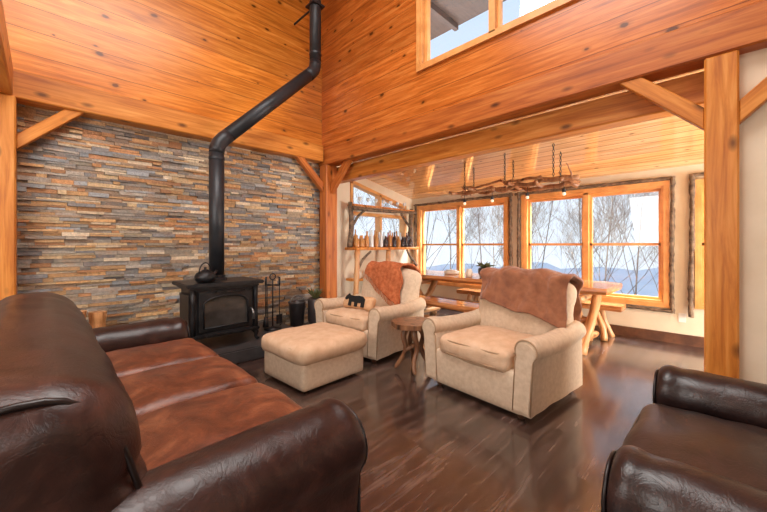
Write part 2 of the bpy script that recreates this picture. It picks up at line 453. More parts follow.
# bark trims
k = 1
def bark(p0, p1, r, seed):
    global k
    bm, m = log_bm(p0, p1, r, r*.9, seed, segs=40, sides=10, wob=.006)
    for v in bm.verts:
        v.co += noise.noise_vector(v.co*24+Vector((seed, 0, 0)))*.012
    mk(bm, 'trim_%d' % k, barkM, mw=m, smooth=True, **S); k += 1
bark((XW-.04, 2.575, .42), (XW-.04, 2.575, 2.14), .026, 1)
bark((XW-.04, 2.44, .42), (XW-.04, 2.44, 2.14), .026, 2)
bark((XW-.04, .468, .40), (XW-.04, .468, 2.12), .026, 3)
bark((XW-.04, .285, .36), (XW-.04, .285, 2.12), .028, 4)
bark((XW-.04, .44, 2.11), (XW-.04, 2.5, 2.11), .024, 5)
bark((XW-.04, 2.55, 2.11), (XW-.04, 4.72, 2.11), .024, 6)
bark((XW-.04, 4.67, .42), (XW-.04, 4.67, 2.12), .028, 7)
bark((XW-.04, -1.7, 2.11), (XW-.04, .30, 2.11), .024, 8)
bark((XW-.04, .44, .41), (XW-.04, 2.5, .41), .024, 9)

# ------------------------------------------------------------ timbers
timber_obj('timber_beam', (X0, YS-.12, 2.725), (XD-.09, YS-.12, 2.725), .24, .26, timber, 'knotty pine beam over the stacked stone wall')
timber_obj('timber_beam', (XD+.04, Y0, 2.68), (XD+.04, YS, 2.68), .2, .27, timberR, 'long reddish pine header beam under the dormer wall')
timber_obj('timber_beam', (XD+.24, Y0, 2.42), (XD+.24, YS, 2.42), .17, .24, timber, 'lighter pine beam carrying the dining room ceiling')
timber_obj('timber_beam', (-.30, Y0, 2.74), (-.30, YS-.25, 2.74), .22, .28, timber, 'pine tie beam resting on the wall post')
timber_obj('timber_post', (-.27, YS-.19, 0), (-.27, YS-.19, 2.595), .2, .2, timber, 'square pine post against the stone wall', 'post')
timber_obj('timber_post', (XD+.04, .015, 0), (XD+.04, .015, 2.545), .19, .17, timber, 'square knotty pine post at the dining room opening', 'post', hint=(0, 1, 0))
timber_obj('timber_post', (XD+.02, YS-.21, 0), (XD+.02, YS-.21, 2.545), .2, .22, timberR, 'reddish pine corner post beside the stone wall', 'post')
bl = 'short diagonal pine knee brace between post and beam'
brace(None, (XD+.0, .60, 2.545), (XD+.0, .10, 2.06), .105, .08, timber, bl)
brace(None, (XD+.0, -.57, 2.545), (XD+.0, -.07, 2.06), .105, .08, timber, bl)
brace(None, (.30, YS-.17, 2.595), (-.17, YS-.17, 2.13), .10, .08, timber, bl)
brace(None, (2.72, YS-.19, 2.595), (3.22, YS-.19, 2.10), .10, .08, timberR, bl)
brace(None, (XD+.02, YS-.80, 2.545), (XD+.02, YS-.32, 2.08), .10, .08, timberR, bl)

# ------------------------------------------------------------ sofas and chairs
def arm_profile(w, h, r, side):
    pts = []; bw = w*.37; cx = .015*side; czz = h-r
    pts.append((-bw, .06)); pts.append((-bw, czz-r*.75))
    a0 = math.radians(218); a1 = math.radians(-38)
    for i in range(19):
        a = a0+(a1-a0)*i/18
        pts.append((cx+r*math.cos(a), czz+r*.95*math.sin(a)+.05*r))
    pts.append((bw, czz-r*.75)); pts.append((bw, .06))
    return pts

def make_seat(name, label, cat, loc, rz, W, D, nseat, aw, ah, roll, seat_h, back_h, mB, mS, mP, style, seat_d=.36):
    e = empty(name, loc, rz, label=label, category=cat)
    f = -D/2; lea = style == 'leather'
    iw = W-2*aw
    bm = rbox((W-aw*.9, D-.06, .30), .03, (0, .01, 0), 7)
    mk(bm, 'base', mB, e, (0, 0.0, .21 if lea else .19), smooth=True)
    for s in (-1, 1):
        prof = arm_profile(aw, ah, roll, s); n = len(prof)
        bm = bmesh.new(); rings = []
        L = D-.12
        ylist = [0, .006, .018, .03, .045, .06, .09, .13]+[.13+(L-.13)*i/26 for i in range(1, 27)]
        rr_ = .05 if lea else .03
        for y_ in ylist:
            y = f+.03+y_
            q = 1-min(1, y_/rr_); sc = (.86 if lea else .95)+(.14 if lea else .05)*math.sqrt(max(0, 1-q*q))
            if lea: sc -= .03*math.exp(-((y_-.09)/.012)**2)   # stitched groove behind the front band
            ring = []
            for (px, pz) in prof:
                dx = px*sc; dz = pz
                if pz > .2: dz = (pz-.34)*sc+.34
                if lea:
                    dz -= .02*(y_/L)**2
                else:
                    dz -= .025*math.sin(PI*min(1, y_/L))*(pz > .3)
                    dx += s*.02*(1-y_/L)*(pz > .3)
                nn = noise.noise_vector(Vector((px*9, y*7, pz*9+s)))*(.005 if lea else .007)
                if lea: nn += noise.noise_vector(Vector((px*16, y*22, pz*16+s)))*.0025
                ring.append(bm.verts.new((dx+nn.x, y, dz+nn.z)))
            rings.append(ring)
        for i in range(len(rings)-1):
            for j in range(n):
                bm.faces.new((rings[i][j], rings[i][(j+1) % n], rings[i+1][(j+1) % n], rings[i+1][j]))
        bm.faces.new(rings[0]); bm.faces.new(list(reversed(rings[-1])))
        ax = s*(W/2-aw/2)
        a = mk(bm, 'armrest', mB, e, (ax, 0, 0), smooth=True)
        md = a.modifiers.new('b', 'SUBSURF' if lea else 'BEVEL')
        if lea: md.levels = 1; md.render_levels = 1
        else: md.width = .02; md.segments = 3; md.limit_method = 'ANGLE'; md.angle_limit = 1.0
        ps = .80 if lea else .86; sx_ = 0 if lea else s*.02
        bm = bmesh.new()
        pp = [Vector((px*ps+sx_*(pz > .3), f+.034, (pz-.34)*(ps+.02)+.34)) if pz > .1 else Vector((px*ps, f+.034, pz+.02)) for px, pz in prof]
        prism(bm, pp, (0, -.014, 0))
        bmesh.ops.bevel(bm, geom=bm.edges[:], offset=.005, segments=2, affect='EDGES')
        mk(bm, 'arm_panel', mB, e, (ax, 0, 0))
        bm = bmesh.new()
        if not lea: tube(bm, [(px*.95+sx_*(pz > .3), f+.03, (pz-.34)*.955+.34 if pz > .1 else pz+.01) for px, pz in prof], .006, 6)
        else: tube(bm, [(px*.86, f+.026, (pz-.34)*.87+.34 if pz > .1 else pz+.01) for px, pz in prof], .006, 6)
        mk(bm, 'piping', mP, e, (ax, 0, 0), smooth=True)
    cw = iw/nseat
    if lea:
        bm = rbox((W-aw*.6, .16, .5), .05, (0, .01, 0), 8)
        mk(bm, 'back_panel', mB, e, (0, D/2-.10, .33), smooth=True)
        z0b = .34; hb = back_h-z0b; th_ = .34
        def roll_(p):
            t = p.z/(hb/2)
            p.y += p.z*.24
            if t > .1:
                p.y += (1 if p.y > p.z*.24 else -1)*.014*math.sin(PI*min(1, (t-.1)/.9))
            if p.y < p.z*.24: p.y += .018*math.exp(-((t-.12)/.045)**2)
            if nseat > 1:
                u = (p.x+iw/2)/cw
                dd_ = abs(u-round(u)) if .5 < u < nseat-.5 else .5
                if p.y < p.z*.24 or t > .7: p.y += math.exp(-(dd_/.022)**2)*.012; p.z -= math.exp(-(dd_/.022)**2)*.006*(t > .5)
            return p
        bl_ = W-.17
        bm = rbox((bl_, th_, hb), .12, (.012, .018, .010), 44, .007, 5, roll_)
        pos = (0, D/2-.215, z0b+hb/2)
        mk(bm, 'backrest', mB, e, pos, smooth=True)
        bm = bmesh.new(); hw = bl_/2-.12; zs = .12*hb/2
        tube(bm, [(-hw+2*hw*t/40, -th_/2+zs*.24-.016*(1-(2*t/40-1)**2)+.010, zs) for t in range(41)], .004, 5)
        mk(bm, 'seam', mP, e, pos, smooth=True)
        for s in (-1, 1):
            bm = bmesh.new(); path = []
            for a in range(36):
                th = 2*PI*a/36; cy_ = abs(math.cos(th))**.7*math.copysign(1, math.cos(th)); sz_ = abs(math.sin(th))**.7*math.copysign(1, math.sin(th))
                zz = hb/2*.91*sz_
                path.append((s*(bl_/2-.035), (th_/2*.86)*cy_+zz*.24, zz))
            tube(bm, path, .009, 6, closed=True); mk(bm, 'end_piping', mP, e, pos, smooth=True)
    else:
        def shp(p):
            t = (p.z+.3)/.6
            if p.z > 0: p.z += .035*math.cos(min(1, abs(p.x)/(W/2-.05))*PI/2)
            p.x *= 1+.05*max(0, min(1, t)); return p
        bm = rbox((W-.17, .23, back_h-.33), .10, (0, .045, .0), 16, .014, 2, shp)
        mk(bm, 'backrest', mB, e, (0, D/2-.17, .33+(back_h-.33)/2), (-.17, 0, 0), smooth=True)
    for i in range(nseat):
        x = -iw/2+cw*(i+.5); dd = D-seat_d
        bm = rbox((cw-.006, dd, .17), .055, (.0, .015, .045 if lea else .042), 22, .010 if lea else .011, i)
        mk(bm, 'seat_cushion', mS, e, (x, f+.0+dd/2, seat_h-.085), smooth=True)
        for zz in ((.055, -.055) if not lea else (.048,)):
            bm = bmesh.new(); hx = cw/2-.004; hy = dd/2+.004; path = []
            for a in range(32):
                th = 2*PI*a/32; cx = abs(math.cos(th))**.35*math.copysign(1, math.cos(th)); sy = abs(math.sin(th))**.35*math.copysign(1, math.sin(th))
                path.append((hx*cx, hy*sy, zz))
            tube(bm, path, .006, 5, closed=True)
            mk(bm, 'piping', mP, e, (x, f+.0+dd/2, seat_h-.085), smooth=True)
    for sx in (-1, 1):
        for sy in (-1, 1):
            bm = bmesh.new(); lathe(bm, [(.02, 0), (.032, .03), (.035, .08)], 12)
            mk(bm, 'foot', baseM, e, (sx*(W/2-.13), sy*(D/2-.1), 0), smooth=True)
    return e

make_seat('sofa', 'dark brown leather three-seat sofa with tan worn seats', 'sofa', (.34, 2.13, 0), PI/2, 2.42, 1.06, 3, .30, .655, .145, .51, .94, leatherD, leatherS, pipingD, 'leather')
make_seat('leather_armchair', 'near-black brown leather armchair with rolled arms', 'armchair', (1.73, -.25, 0), PI, 1.22, 1.04, 1, .26, .645, .125, .51, .95, leatherK, leatherK, pipingD, 'leather')
BH = .93
ch1 = make_seat('upholstered_armchair', 'cream upholstered armchair with brown fleece throw over the back', 'armchair', (2.88, 1.38, 0), -PI/2-.10, 1.03, 1.0, 1, .185, .60, .084, .48, BH, creamM, creamS, pipingM, 'fabric')
ch2 = make_seat('upholstered_armchair', 'cream upholstered armchair with rust throw, behind an ottoman', 'armchair', (2.87, 3.06, 0), -PI/2+.08, 1.02, 1.0, 1, .185, .60, .084, .48, BH, creamM, creamS, pipingM, 'fabric')

# ottoman
e = empty('ottoman', (1.85, 2.79, 0), 0.04, label='cream upholstered ottoman in front of an armchair', category='ottoman')
mk(rbox((.70, .66, .25), .03, (.005, .005, 0), 8), 'base', creamM, e, (0, 0, .150), smooth=True)
mk(rbox((.77, .73, .17), .07, (.01, .01, .025), 15, .009), 'cushion', creamS, e, (0, 0, .325), smooth=True)
for zz in (.28, .37):
    bm = bmesh.new(); path = []
    for a in range(40):
        th = 2*PI*a/40; cx = abs(math.cos(th))**.35*math.copysign(1, math.cos(th)); sy = abs(math.sin(th))**.35*math.copysign(1, math.sin(th))
        path.append((.372*cx, .352*sy, zz))
    tube(bm, path, .006, 5, closed=True); mk(bm, 'piping', pipingM, e, smooth=True)
for sx in (-1, 1):
    for sy in (-1, 1):
        bm = bmesh.new(); lathe(bm, [(.02, 0), (.025, .03), (.025, .05)], 12); mk(bm, 'foot', baseM, e, (sx*.25, sy*.23, 0), smooth=True)

# throws
bpy.context.view_layer.update()
def throw(name, chair, label, x0, x1, front, rear, mat, skew=0, seed=0, amp=.012, fringe=False, fold=.03, fq=15):
    M = chair.matrix_world @ Matrix.Translation((0, 1.0/2-.17, .33+(BH-.33)/2)) @ Euler((-.17, 0, 0)).to_matrix().to_4x4()
    hz = (BH-.33)/2+.02; th = .11+.038; bm = bmesh.new(); nx, ntt = 90, 80
    rows = []
    for i in range(nx+1):
        u = i/nx; col = []
        fl = front*(1+.16*noise.noise(Vector((u*3.5, seed, 0))))+skew*(u-.5)
        for j in range(ntt+1):
            s = (j/ntt)*(fl+rear+PI*th); x = x0+(x1-x0)*u
            if s < fl: y = -th; z = hz-.06-(fl-s)
            elif s < fl+PI*th:
                a = (s-fl)/th; y = -th*math.cos(a); z = hz-.06+th*math.sin(a)*.62
            else: y = th; z = hz-.06-(s-fl-PI*th)
            z += .03*math.cos(min(1, abs(x)/.46)*PI/2)
            if y < 0: y -= .045*(1-min(1, abs(x)/.45)**2)
            ph = x*fq+noise.noise(Vector((x*2.5, s*2.0, seed)))*6+s*4*(1 if seed > 5 else -1)
            nv = fold*(.5+.5*math.sin(ph))**1.3*(.7+.6*noise.noise(Vector((s*3, x*3, seed+7))))+abs(noise.noise(Vector((x*14, s*10, seed))))*amp
            nv = abs(nv)
            y += (-nv if s < fl+PI*th/2 else nv); z += nv*.6
            x += noise.noise(Vector((s*5, u*3, seed+4)))*.06
            col.append(bm.verts.new((x, y, z)))
        rows.append(col)
    ends = [r[0].co.copy() for r in rows]
    for i in range(nx):
        for j in range(ntt): bm.faces.new((rows[i][j], rows[i+1][j], rows[i+1][j+1], rows[i][j+1]))
    o = mk(bm, name, mat, mw=M, smooth=True, label=label, category='blanket')
    md = o.modifiers.new('s', 'SOLIDIFY'); md.thickness = .02; md.offset = 0
    if fringe:
        bm = bmesh.new()
        for p in ends[::3]:
            tube(bm, [p+Vector((0, -.004, .005)), p+Vector((.004, -.008, -.03)), p+Vector((-.003, -.006, -.06))], [.005, .004, .006], 5)
        mk(bm, 'fringe', mat, parent=o)
    return o
throw('throw_blanket', ch1, 'plush brown fleece throw draped over a cream armchair', -.36, .45, .30, .38, furM, .16, 2, .014, fold=.032, fq=22)
throw('throw_blanket', ch2, 'rust woven throw with fringe over an armchair back', -.30, .30, .26, .3, throwM, .38, 9, .010, True, .028, 24)

# lumbar pillow with bear
e = empty('throw_pillow', (2.62, 3.02, .575), -PI/2+.08, label='tan lumbar pillow with a black bear silhouette', category='pillow')
mk(rbox((.46, .10, .17), .045, (0, .03, -.01), 9), 'cover', simple('tan_pillow', srgb(200, 154, 112), srgb(216, 176, 136), 20, .9), e, rot=(-.45, 0, 0), smooth=True)
bear = [(-.16, -.07), (-.12, -.07), (-.11, -.02), (-.05, -.025), (-.045, -.07), (-.01, -.07), (.0, -.02), (.05, -.02), (.055, -.07), (.09, -.07), (.10, -.0), (.115, .02), (.16, .0), (.175, .015), (.165, .04), (.14, .065), (.125, .08), (.11, .065), (.07, .06), (.02, .055), (-.05, .065), (-.11, .06), (-.15, .03)]
bm = bmesh.new(); prism(bm, [(-x*.95, -.085, z*.95) for x, z in bear], (0, .02, 0)); mk(bm, 'bear_applique', black, e, rot=(-.45, 0, 0), label='black walking bear silhouette')

# ------------------------------------------------------------ stove, hearth, pipe
bm = bmesh.new(); box(bm, .75, 2.42, 3.62, YS-.08, 0, .14); bmesh.ops.bevel(bm, geom=bm.edges[:], offset=.012, segments=2, affect='EDGES')
mk(bm, 'hearth_slab', slate, label='low dark slate hearth slab under the wood stove', category='hearth')
e = empty('wood_stove', (1.44, 4.14, .142), 0, label='black cast iron wood stove with glass door', category='stove')
def part(name, fn, mat=iron, bev=.008, sm=False, **kw):
    bm = bmesh.new(); fn(bm)
    if bev: bmesh.ops.bevel(bm, geom=bm.edges[:], offset=bev, segments=2, affect='EDGES')
    return mk(bm, name, mat, e, smooth=sm, **kw)
part('body', lambda b: (box(b, -.33, .33, -.22, .22, .15, .63),))
part('top_plate', lambda b: (box(b, -.41, .41, -.30, .27, .66, .70), box(b, -.37, .37, -.26, .24, .63, .66)))
part('base_plate', lambda b: (box(b, -.37, .37, -.27, .24, .12, .155),))
part('ash_lip', lambda b: (box(b, -.25, .25, -.37, -.26, .15, .175),))
for sx in (-1, 1):
    part('side_panel', lambda b: (box(b, sx*.345-.012, sx*.345+.012, -.17, .17, .20, .58),))
    part('corner_column', lambda b: tube(b, [(sx*.335, -.225, .15), (sx*.34, -.235, .3), (sx*.335, -.235, .5), (sx*.335, -.225, .64)], [.03, .022, .022, .032], 10), bev=0, sm=True)
    for sy in (-1, 1):
        part('leg', lambda b: tube(b, [(sx*.32, sy*.20, .13), (sx*.35, sy*.22, .08), (sx*.345, sy*.215, .03), (sx*.37, sy*.235, 0)], [.036, .030, .018, .026], 8), bev=0, sm=True)
def door_(b):
    box(b, -.285, .285, -.25, -.215, .185, .22); box(b, -.285, -.235, -.25, -.215, .22, .61); box(b, .235, .285, -.25, -.215, .22, .61)
    # arched spandrel over the glass
    pts = [(-.235, -.25, .61), (-.235, -.25, .47)]
    for i in range(1, 12):
        a = PI*i/12; pts.append((-.235*math.cos(a), -.25, .47+.085*math.sin(a)))
    pts += [(.235, -.25, .47), (.235, -.25, .61)]
    n = len(pts)
    for i in range(1, n-2):
        p, q = pts[i], pts[i+1]
        prism(b, [p, q, (q[0], -.25, .61), (p[0], -.25, .61)], (0, .035, 0))
part('door', door_, bev=0)
def arch(b):
    pts = []
    for i in range(17):
        a = PI*i/16; pts.append((-.235*math.cos(a), -.256, .47+.085*math.sin(a)))
    tube(b, [(-.235, -.256, .22)]+pts+[(.235, -.256, .22)], .010, 6)
    tube(b, [(-.235, -.256, .22), (.235, -.256, .22)], .009, 6)
    for i in range(5): tube(b, [(-.2+i*.1, -.256, .60), (-.15+i*.1, -.260, .585), (-.1+i*.1, -.256, .60)], .005, 5)
part('door_arch', arch, bev=0, sm=True)
part('door_glass', lambda b: box(b, -.236, .236, -.232, -.226, .22, .56), mat=firegl, bev=0)
part('door_handle', lambda b: tube(b, [(.265, -.25, .38), (.265, -.29, .38), (.275, -.31, .34), (.275, -.31, .26)], [.008, .008, .012, .014], 8), mat=steelM, bev=0, sm=True)
part('flue_collar', lambda b: lathe(b, [(.11, .70), (.11, .72), (.095, .73), (.095, .76)], 28, (0, .06, 0)), bev=0)
pr = .083; px, py = 1.44, 4.20
e2 = empty('stove_pipe', (px, py, .142+.72), 0, label='black double-wall stove pipe with diagonal offset run', category='stove pipe')
def pp(name, pts, r=pr, mat=pipeM, seg=28):
    bm = bmesh.new(); tube(bm, [Vector(p)-Vector((px, py, .862)) for p in pts], r, seg); return mk(bm, name, mat, e2, smooth=False if len(pts) == 2 and r > pr else True)
x2 = 2.80; z1 = 2.43; z2 = z1+(x2-px)
pp('lower_pipe', [(px, py, .88), (px, py, 2.36)])
pp('elbow', [(px, py, z1-.11), (px+.005, py, z1-.05), (px+.03, py, z1+.02), (px+.08, py, z1+.08), (px+.13, py, z1+.13)], pr*1.02)
pp('diagonal_pipe', [(px+.10, py, z1+.10), (x2-.10, py, z2-.10)])
pp('elbow', [(x2-.13, py, z2-.13), (x2-.08, py, z2-.08), (x2-.03, py, z2-.02), (x2-.005, py, z2+.05), (x2, py, z2+.12)], pr*1.02)
pp('upper_pipe', [(x2, py, z2+.08), (x2, py, ZT-.01)])
for zz in (2.26,): pp('band', [(px, py, zz-.015), (px, py, zz+.015)], pr*1.04)
for zz in (4.02,): pp('band', [(x2, py, zz-.015), (x2, py, zz+.015)], pr*1.04)
bm = bmesh.new(); tube(bm, [(x2-px, .08, 4.72-.862), (x2-px, YS-py-.03, 4.72-.862)], .015, 8)
box(bm, x2-px-.10, x2-px+.10, -.10, .11, 4.70-.862, 4.72-.862)
mk(bm, 'wall_bracket', pipeM, e2)

# kettle on stove
e = empty('kettle', (1.26, 4.02, .845), .5, label='dark cast iron kettle on the wood stove', category='kettle')
bm = bmesh.new(); lathe(bm, [(.08, 0), (.105, .03), (.11, .06), (.09, .10), (.05, .12), (.045, .122), (.03, .135), (.012, .14), (.016, .16), (.0, .165)], 24); mk(bm, 'body', iron, e, smooth=True)
bm = bmesh.new(); tube(bm, [(.095, 0, .06), (.14, 0, .09), (.165, 0, .12)], [.022, .016, .012], 10); mk(bm, 'spout', iron, e, smooth=True)
bm = bmesh.new(); tube(bm, [(-.085*math.cos(PI*i/10), 0, .10+.11*math.sin(PI*i/10)) for i in range(11)], .007, 8); mk(bm, 'handle', iron, e, smooth=True)

# fireplace tools
e = empty('fireplace_tool_stand', (2.15, 4.22, .142), .3, label='black iron stand for fireplace tools on the hearth', category='fireplace tools')
bm = bmesh.new(); lathe(bm, [(.11, 0), (.11, .012), (.03, .03), (.012, .04)], 20); mk(bm, 'base', iron, e, smooth=True)
bm = bmesh.new(); tube(bm, [(0, 0, .03), (0, 0, .66)], .009, 8); tube(bm, [(.05*math.cos(a*PI/8), 0, .69+.04*math.sin(a*PI/8)) for a in range(16)], .007, 6, closed=True); tube(bm, [(-.12, 0, .58), (.12, 0, .58)], .007, 6); tube(bm, [(0, -.12, .58), (0, .12, .58)], .007, 6); mk(bm, 'pole', iron, e, smooth=True)
for i, (dx, dy, nm) in enumerate(((.12, 0, 'shovel'), (-.12, 0, 'brush'), (0, -.12, 'poker'), (0, .12, 'tongs'))):
    bm = bmesh.new(); tube(bm, [(dx, dy, .12), (dx, dy, .60)], .006, 6); tube(bm, [(dx, dy, .58), (dx, dy, .68)], [.010, .014], 8)
    if nm == 'shovel': box(bm, dx-.045, dx+.045, dy-.01, dy+.01, .05, .17)
    if nm == 'brush': tube(bm, [(dx, dy, .18), (dx, dy, .05)], [.02, .04], 10)
    if nm == 'poker': tube(bm, [(dx, dy, .13), (dx+.01, dy, .06), (dx+.04, dy, .08)], .007, 6)
    if nm == 'tongs': tube(bm, [(dx+.02, dy, .55), (dx+.03, dy, .06)], .005, 6)
    mk(bm, nm, iron, e, smooth=(nm != 'shovel'))
# ash bucket and crock by the corner
e = empty('ash_bucket', (2.68, 4.50, 0), 0, label='dark metal ash bucket standing by the stone wall', category='bucket')
bm = bmesh.new(); lathe(bm, [(.09, 0), (.12, .38), (.13, .39), (.13, .41), (.115, .41), (.11, .36), (.08, .03)], 26); mk(bm, 'body', slate, e, smooth=True)
bm = bmesh.new(); tube(bm, [(.125*math.cos(PI*i/12), 0, .39+.11*math.sin(PI*i/12)) for i in range(13)], .006, 6); mk(bm, 'handle', steelM, e, smooth=True)
e = empty('plant_crock', (2.98, 4.46, 0), 0, label='tall dark crock holding a small green plant', category='plant pot')
bm = bmesh.new(); lathe(bm, [(.09, 0), (.12, .1), (.12, .4), (.1, .44), (.09, .43), (.08, .3)], 22); mk(bm, 'crock', potM, e, smooth=True)
bm = bmesh.new()
for i in range(26):
    a = R()*6.28; t = .05+R()*.1
    tube(bm, [(0, 0, .40), (math.cos(a)*t*.5, math.sin(a)*t*.5, .50), (math.cos(a)*t, math.sin(a)*t, .52+R()*.08)], [.006, .014, .001], 4)
mk(bm, 'foliage', leafM, e)
# standing firewood
for i, (x, y, h_) in enumerate(((.24, 4.42, .61), (.40, 4.52, .57))):
    bm, m = log_bm((x, y, 0), (x, y, h_), .072, .07, 3+i, wob=.004, sides=16)
    mk(bm, 'firewood_log', logM, mw=m, label='pale cut log standing beside the stone wall', category='log', group='logs beside the stove')

# ------------------------------------------------------------ live edge table and benches
def slab(name, L, W, T, mat, parent, z, seed=0):
    bm = bmesh.new(); pts = []; N = 40
    for i in range(N+1):
        t = i/N; pts.append((W/2+.07*noise.noise(Vector((t*6, seed, 0)))-.03*(abs(2*t-1)**6), -L/2+L*t, z))
    for i in range(N, -1, -1):
        t = i/N; pts.append((-W/2+.07*noise.noise(Vector((t*6, seed+9, 0)))+.03*(abs(2*t-1)**6), -L/2+L*t, z))
    n = len(pts); mid = []
    lo = [bm.verts.new((p[0]*.95, p[1]*.995, p[2])) for p in pts]; md_ = [bm.verts.new((p[0]*1.01, p[1], p[2]+T*.45)) for p in pts]; hi = [bm.verts.new((p[0]*.985, p[1]*.998, p[2]+T)) for p in pts]
    for A, B in ((lo, md_), (md_, hi)):
        for i in range(n): bm.faces.new((A[i], A[(i+1) % n], B[(i+1) % n], B[i]))
    bm.faces.new(lo); bm.faces.new(list(reversed(hi)))
    bmesh.ops.triangulate(bm, faces=[f for f in bm.faces if len(f.verts) > 4])
    rot = Matrix.Rotation(PI/2, 4, 'X')
    for v in bm.verts: v.co = rot @ v.co
    o = mk(bm, name, mat, parent, rot=(-PI/2, 0, 0)); return o
e = empty('dining_table', (4.72, 2.45, 0), 0, label='long live-edge slab dining table on crossed log legs', category='table')
slab('table_top', 3.1, .88, .075, slabM, e, .70, 1)
for s in (-1, 1):
    y = s*1.25
    log_part('leg', (-.38, y-.05, 0), (.28, y-.05, .70), .062, .05, logM, e, 1, wob=.02)
    log_part('leg', (.38, y+.08, 0), (-.28, y+.08, .70), .062, .05, logM, e, 3, wob=.02)
    log_part('cross_rail', (-.36, y, .64), (.36, y, .64), .045, .045, logM, e, 4)
    log_part('foot_rail', (-.40, y, .12), (.40, y, .12), .04, .04, logM, e, 6)
log_part('stretcher', (0, -1.35, .34), (0, 1.35, .34), .05, .045, logM, e, 5)
def bench(loc, L, label, sd, rz=0):
    e = empty('log_bench', loc, rz, label=label, category='bench')
    slab('seat', L, .34, .07, slabM, e, .39, sd)
    for s in (-1, 1):
        for q in (-1, 1):
            log_part('leg', (q*.17, s*(L/2-.18), 0), (q*.09, s*(L/2-.28), .40), .042, .036, logM, e, sd+q, wob=.016)
    log_part('stretcher', (0, -L/2+.24, .2), (0, L/2-.24, .2), .032, .028, logM, e, sd)
    return e
bench((4.02, 2.95, 0), 2.0, 'half-log bench at the near side of the dining table', 3)
bench((5.35, 2.15, 0), 2.45, 'long half-log bench along the window wall', 7)

# rustic end table
e = empty('end_table', (2.60, 2.18, 0), 0, label='rustic end table with burl top and twisted root legs', category='side table')
bm = bmesh.new(); pts = []
for i in range(30):
    a = 2*PI*i/30; r = .20*(1+.18*noise.noise(Vector((math.cos(a)*1.5, math.sin(a)*1.5, 2)))); pts.append((r*math.cos(a)*1.1, r*math.sin(a), .45))
prism(bm, pts, (0, 0, .045)); mk(bm, 'top', rootM, e)
for i in range(4):
    a = PI/4+i*PI/2; ca, sa = math.cos(a), math.sin(a)
    bm = bmesh.new(); tube(bm, [(ca*.04, sa*.04, .45), (ca*.13, sa*.12, .36), (ca*.06-sa*.05, sa*.06+ca*.05, .25), (ca*.11+sa*.02, sa*.11-ca*.02, .13), (ca*.19, sa*.19, .02)], [.045, .033, .026, .024, .028], 8)
    o = mk(bm, 'leg', rootM, e, smooth=True); o.modifiers.new('s', 'SUBSURF').levels = 1
bm = bmesh.new(); tube(bm, [(-.1, .03, .22), (0, -.02, .27), (.1, .02, .20)], [.02, .026, .02], 8); mk(bm, 'cross_root', rootM, e, smooth=True)

# things on the dining table
e = empty('potted_plant', (4.62, 2.50, .775), 0, label='dark pot with reddish dried plant on the dining table', category='plant')
bm = bmesh.new(); lathe(bm, [(.07, 0), (.10, .06), (.10, .12), (.085, .14), (.075, .12)], 20); mk(bm, 'pot', potM, e, smooth=True)
bm = bmesh.new()
for i in range(40):
    a = R()*6.28; t = .04+R()*.12
    tube(bm, [(0, 0, .12), (math.cos(a)*t*.5, math.sin(a)*t*.5, .17), (math.cos(a)*t, math.sin(a)*t, .16+R()*.08)], [.006, .014, .001], 4)
mk(bm, 'foliage', leafM, e)
def jar(name, x, y, z, r, h, mat, label):
    bm = bmesh.new(); lathe(bm, [(r*.8, 0), (r, h*.15), (r, h*.75), (r*.7, h*.88), (r*.75, h)], 18)
    mk(bm, name, mat, loc=(x, y, z), smooth=True, label=label, category='jar')
jar('candle_jar', 4.50, 2.35, .775, .05, .10, redC, 'small red glazed candle jar on the table')
jar('candle_jar', 4.48, 2.68, .775, .05, .12, creamC, 'small cream ceramic jar on the table')
jar('serving_bowl', 4.72, 3.15, .775, .12, .07, creamC, 'cream ceramic serving bowl on the table')

# ------------------------------------------------------------ rustic bar shelf
e = empty('bar_shelf', (4.62, 4.58, 0), 0, label='rustic log bar shelf with branch frame under the window', category='shelf')
bm = bmesh.new(); box(bm, -.84, .84, -.16, .18, 1.16, 1.21); bmesh.ops.bevel(bm, geom=bm.edges[:], offset=.01, segments=1, affect='EDGES'); mk(bm, 'counter', timber, e)
bm = bmesh.new(); box(bm, -.82, .82, -.10, .16, .62, .66); mk(bm, 'lower_shelf', timber, e)
bm = bmesh.new(); box(bm, -.82, .82, -.06, .12, 1.93, 1.965); mk(bm, 'upper_shelf', slabM, e)
for x in (-.80, .0, .80):
    log_part('post', (x, -.12, 0), (x+.02, -.10, 1.16), .05, .045, logM, e, x*3)
for x in (-.82, .80):
    log_part('upper_post', (x, .03, 1.21), (x+.02, .03, 2.0), .05, .04, barkM, e, x)
for s in (-1, 1):
    log_part('branch_brace', (s*.80, .03, 1.60), (s*.46, .03, 1.93), .028, .022, barkM, e, s)
    log_part('branch_brace', (s*.80, -.12, .85), (s*.50, -.12, 1.15), .026, .020, barkM, e, s)
log_part('branch_rail', (-.84, -.06, 1.90), (.84, -.06, 1.92), .034, .026, barkM, e, 4)
prof = [[(.036, 0), (.038, .02), (.038, .17), (.016, .21), (.014, .28), (.016, .285)], [(.045, 0), (.047, .02), (.047, .12), (.02, .16), (.016, .20), (.018, .21)], [(.030, 0), (.032, .02), (.032, .19), (.013, .24), (.012, .31), (.014, .315)]]
for i in range(26):
    kind_ = random.randrange(3); mi = random.choice([0, 0, 2, 2, 2, 3, 0, 2, 1, 4])
    bm = bmesh.new(); lathe(bm, prof[kind_], 14)
    nm = ['amber', 'green', 'clear', 'dark', 'red'][mi]
    mk(bm, 'bottle', botm[mi], loc=(3.86+i*.0595, 4.57+(i % 2)*.11-.055, 1.212), smooth=True, label=nm+' glass liquor bottle on the rustic bar shelf', category='bottle', group='bottles on the bar shelf')
